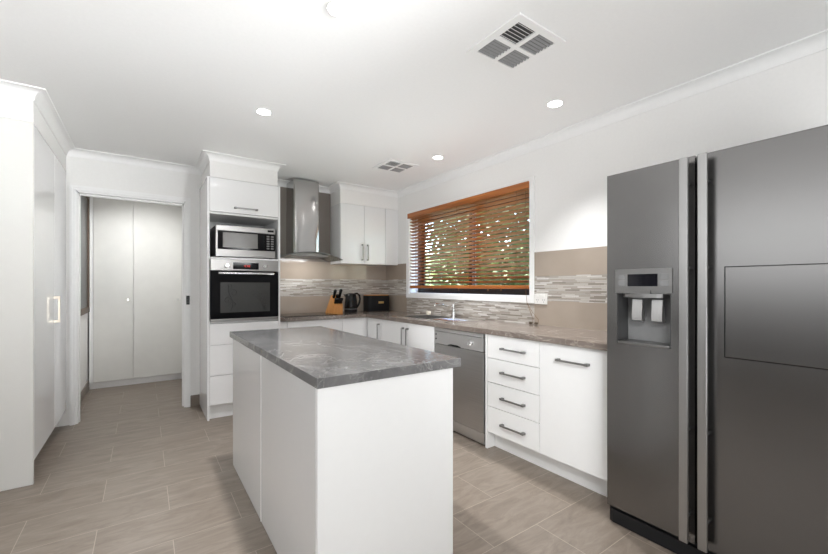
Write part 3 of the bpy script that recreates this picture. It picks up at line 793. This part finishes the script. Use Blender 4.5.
# ------------------------------------------------------------------ fridge
fr = thing('fridge', 'tall dark stainless steel double-door fridge with ice and water dispenser', 'fridge', (2.36, .64, 0))
FX = 2.006; FY0, FYG, FY1 = .190, .692, 1.092
B().box(FX + .115, 2.70, FY0 + .004, FY1 - .004, .03, 1.795).plate('x', FX + .052, FX + .115, [FY0 + .004, .788, 1.042, FY1 - .004], [.03, .938, 1.198, 1.795], [(1, 1)]).obj('body', 'darkgrey', fr, smooth=0)
dv = [FYG + .003, .790, 1.040, FY1]; dz = [.084, .940, 1.196, 1.813]
fd = B().plate('x', FX, FX + .050, dv, dz, [(1, 1)]).obj('freezer_door', 'fridge', fr, smooth=0)
B().box(FX + .108, FX + .114, .79, 1.04, .94, 1.196).obj('dispenser_back', 'midgrey', fd, smooth=0)
B().box(FX + .002, FX + .108, 1.0365, 1.0398, .9405, 1.1955).box(FX + .002, FX + .108, .7902, .7935, .9405, 1.1955).box(FX + .002, FX + .108, .7935, 1.0365, 1.192, 1.1955).obj('dispenser_liner', 'darkgrey', fd, smooth=0)
dp = B().box(FX - .005, FX - .0002, .783, 1.047, 1.197, 1.318, .0015).obj('dispenser_panel', 'fridge_lt', fd)
ds = B().box(FX - .0065, FX - .004, .845, .984, 1.232, 1.292, .001).obj('display', 'bluelcd', dp)
for y0, y1 in ((.797, .836), (.993, 1.030)):
    for z0, z1 in ((1.232, 1.259), (1.264, 1.291)):
        B().box(FX - .007, FX - .0045, y0, y1, z0, z1, .001).obj('button', 'midgrey', dp)
nz = B(); pts = [(.835 + .15 * k / 10, 0) for k in range(11)]
nz.prism([(FX + .0 + .002 + .0 if False else FX + .002, .825), (FX + .002, 1.010), (FX - .018, .99), (FX - .026, .95), (FX - .028, .917), (FX - .026, .885), (FX - .018, .845)], 'z', 1.176, 1.196)
nz.prism([(FX - .016, .875), (FX - .004, .875), (FX - .004, .96), (FX - .016, .96)], 'z', 1.196, 1.212)
nz.obj('spout_hood', 'fridge_lt', fd)
for y in (.965, .872):
    pad = B().prism([(FX + .055, 1.165), (FX + .062, 1.165), (FX + .085, 1.065), (FX + .074, 1.052), (FX + .050, 1.060), (FX + .048, 1.085)], 'y', y - .024, y + .024)
    pad.obj('paddle', 'fridge_bar', fd)
B().box(FX - .006, FX + .106, .795, 1.035, .941, .953, .003).obj('drip_tray', 'fridge_lt', fd)
rd = B().box(FX, FX + .050, FY0, FYG - .003, .084, 1.813, .006).obj('fridge_door', 'fridge', fr)
B().box(FX - .0006, FX + .004, .266, .5885, .932, 1.3155).obj('flap_gap', 'black', rd, smooth=0)
B().box(FX - .003, FX + .004, .270, .585, .9355, 1.312, .0015).obj('home_bar_flap', 'fridge', rd)
def fridge_bar(y0, y1, par):
    hh = B().box(1.950, 1.964, y0, y1, .102, 1.800, .003).obj('handle', 'fridge_handle', par)
    for z in (1.69, 1.314, .592, .208):
        B().cyl((1.962, (y0 + y1) / 2 , z), (FX + .001, (y0 + y1) / 2, z), .008, n=12).obj('handle_mount', 'darkgrey', hh)
fridge_bar(.703, .738, fd); fridge_bar(.632, .667, rd)
g = B(); g.prism([(FX - .002, .195), (FX - .002, 1.06), (FX + .006, 1.080), (FX + .025, 1.090), (FX + .09, 1.090), (FX + .09, .195)], 'z', 0.004, .070)
g.obj('base_grille', 'blackmatt', fr)
for y in (FY1 - .06, FY0 + .06): B().box(FX + .055, FX + .12, y - .025, y + .025, 1.795, 1.812, .004).obj('hinge_cap', 'darkgrey', fr)

# ------------------------------------------------------------------ ceiling: vents and downlights
def vent(name, cx, cy, label):
    v = thing(name, label, 'ceiling vent', (cx, cy, H), 'square ceiling vents')
    hw_ = .173; g0 = .020
    b = B()
    # sloped outer flange with four openings
    e = [-hw_, -.135, -.012, .012, .135, hw_]
    b.plate('z', H - .010, H - .001, [cx + q for q in e], [cy + q for q in e], [(1, 1), (1, 3), (3, 1), (3, 3)])
    b.obj('frame', 'trim', v, smooth=0)
    B().box(cx - .15, cx + .15, cy - .15, cy + .15, H - .0018, H - .0006).obj('dark_throat', 'darkgrey', v, smooth=0)
    for ix, (a0, a1) in enumerate(((-.135, -.012), (.012, .135))):
        for iy, (b0, b1) in enumerate(((-.135, -.012), (.012, .135))):
            lv = B()
            for k in range(6):
                c0 = b0 + (b1 - b0) * (k + .5) / 6
                tl = .0025 if ix + iy == 0 else -.0045
                P = [(cy + c0 - tl - .0008, H - .0095), (cy + c0 - tl + .0008, H - .0095), (cy + c0 + tl + .0008, H - .002), (cy + c0 + tl - .0008, H - .002)]
                lv.prism(P, 'x', cx + a0, cx + a1)
            lv.obj('louvres', 'trim' if ix + iy == 0 else 'louvre', v, smooth=0)
    return v
v1 = vent('ceiling_vent', 1.540, 1.312, 'square ceiling vent near the fridge wall, the nearer and larger-looking of the two vents')
copy_tree(v1, (2.09, 3.33, H), 'far square ceiling vent above the bread bin corner, near the upper cabinet')

def downlight(x, y, label):
    o = thing('ceiling_downlight', label, 'downlight', (x, y, H), 'round recessed downlights')
    b = B(); n = 32
    b.lathe(x, y, [(.030, H - .0005), (.048, H - .0005), (.050, H - .004), (.046, H - .007), (.043, H - .005)], n).obj('trim_ring', 'trim', o)
    B().cyl((x, y, H - .0085), (x, y, H - .0055), .043, n=n).obj('lamp_face', 'lamp', o)
    ld = bpy.data.lights.new('downlight_lamp', 'SPOT'); ld.energy = LAMP_POWER; ld.spot_size = R(90); ld.spot_blend = 1.0
    ld.shadow_soft_size = .05; ld.color = (.98, .99, 1)
    lo = bpy.data.objects.new('downlight_lamp', ld); C.objects.link(lo); lo.parent = o; lo.location = (0, 0, -.03)
    return o
dl = downlight(.696, 1.578, 'round lit downlight at the near end of the island, at the top of the view')
copy_tree(dl, (.683, 2.805, H), 'round lit downlight over the far end of the island, in front of the oven tower')
copy_tree(dl, (2.240, 1.572, H), 'round lit downlight close to the large vent, over the drawer cabinet')
copy_tree(dl, (2.272, 2.861, H), 'small-looking lit downlight over the sink, beside the far vent')
hl = copy_tree(dl, (-.05, 5.30, H), 'unseen downlight added in the hall ceiling beyond the doorway')  # added out of view to light the hall
for ch in hl.children:
    if ch.type == 'LIGHT': ch.data = ch.data.copy(); ch.data.energy = HALL_POWER; ch.data.spot_size = R(160)

# ------------------------------------------------------------------ garden seen between the slats
struct(B().box(2.96, 22, -2, 24, -.32, -.25).obj('ground', 'soil', smooth=0))
def shrub(name, x, y, z0, rx, ry, rz, n, mat, label, trunk=0, size=.11):
    o = thing(name, label, 'tree' if trunk else 'shrub', (x, y, -.25), 'garden greenery outside the kitchen window')
    rng = random.Random(int(x * 100 + y * 10))
    b = B()
    for _ in range(n):
        while True:
            p = Vector((rng.uniform(-1, 1), rng.uniform(-1, 1), rng.uniform(-1, 1)))
            if .35 < p.length < 1: break
        c = Vector((x + p.x * rx, y + p.y * ry, z0 + p.z * rz))
        m = Matrix.Rotation(rng.uniform(0, 6.28), 4, 'Z') @ Matrix.Rotation(rng.uniform(-1.1, 1.1), 4, 'X') @ Matrix.Rotation(rng.uniform(-.8, .8), 4, 'Y')
        L = size * rng.uniform(.6, 1.3)
        b.bm.faces.new([b.bm.verts.new(c + (m @ Vector(q)) * L) for q in ((-1, 0, 0), (-.2, -.38, .05), (1, 0, 0), (-.2, .38, .05))])
    b.obj('foliage', mat, o, smooth=0)
    tb = B()
    for k in range(5):
        a = rng.uniform(0, 6.28)
        tb.tube([(x, y, -.25), (x + .1 * math.cos(a), y + .1 * math.sin(a), (z0 - .25) / 2), (x + rx * .5 * math.cos(a), y + ry * .5 * math.sin(a), z0 + rz * .3)], [.05, .04, .015], 7)
    tb.obj('stems', 'bark', o)
shrub('garden_tree', 5.2, 4.8, 1.9, 1.2, 1.25, 1.6, 3800, 'leaf_d', 'dark leafy tree outside the fridge side of the kitchen window', 1)
shrub('garden_tree', 6.6, 7.2, 2.9, 1.3, 1.3, 1.2, 1500, 'leaf_d', 'high dark tree crown outside the middle of the kitchen window', 1)
shrub('garden_shrub', 8.0, 8.9, .65, 1.2, 1.3, .85, 1800, 'leaf_l', 'bright green shrub outside the middle of the kitchen window')
shrub('garden_shrub', 7.0, 11.6, .8, 1.3, 1.3, .95, 1800, 'leaf_l', 'bright green shrub outside the corner end of the kitchen window')
hg = thing('hedge', 'long pale green hedge across the back of the garden, seen between the blind slats', 'hedge', (11.5, 11.0, -.25))
b = B(); rng = random.Random(5)
for _ in range(5000):
    c = Vector((rng.uniform(11.0, 11.5), rng.uniform(5, 19), rng.uniform(-.25, 2.8)))
    m = Matrix.Rotation(rng.uniform(0, 6.28), 4, 'Z') @ Matrix.Rotation(rng.uniform(-1.2, 1.2), 4, 'X')
    L = .16 * rng.uniform(.6, 1.4)
    b.bm.faces.new([b.bm.verts.new(c + (m @ Vector(q)) * L) for q in ((-1, 0, 0), (-.2, -.5, .05), (1, 0, 0), (-.2, .5, .05))])
b.obj('foliage', 'leaf_l', hg, smooth=0)
B().box(11.4, 12.2, 4.8, 19.2, -.25, 2.7, .15).obj('inner_growth', 'soil', hg, smooth=0)
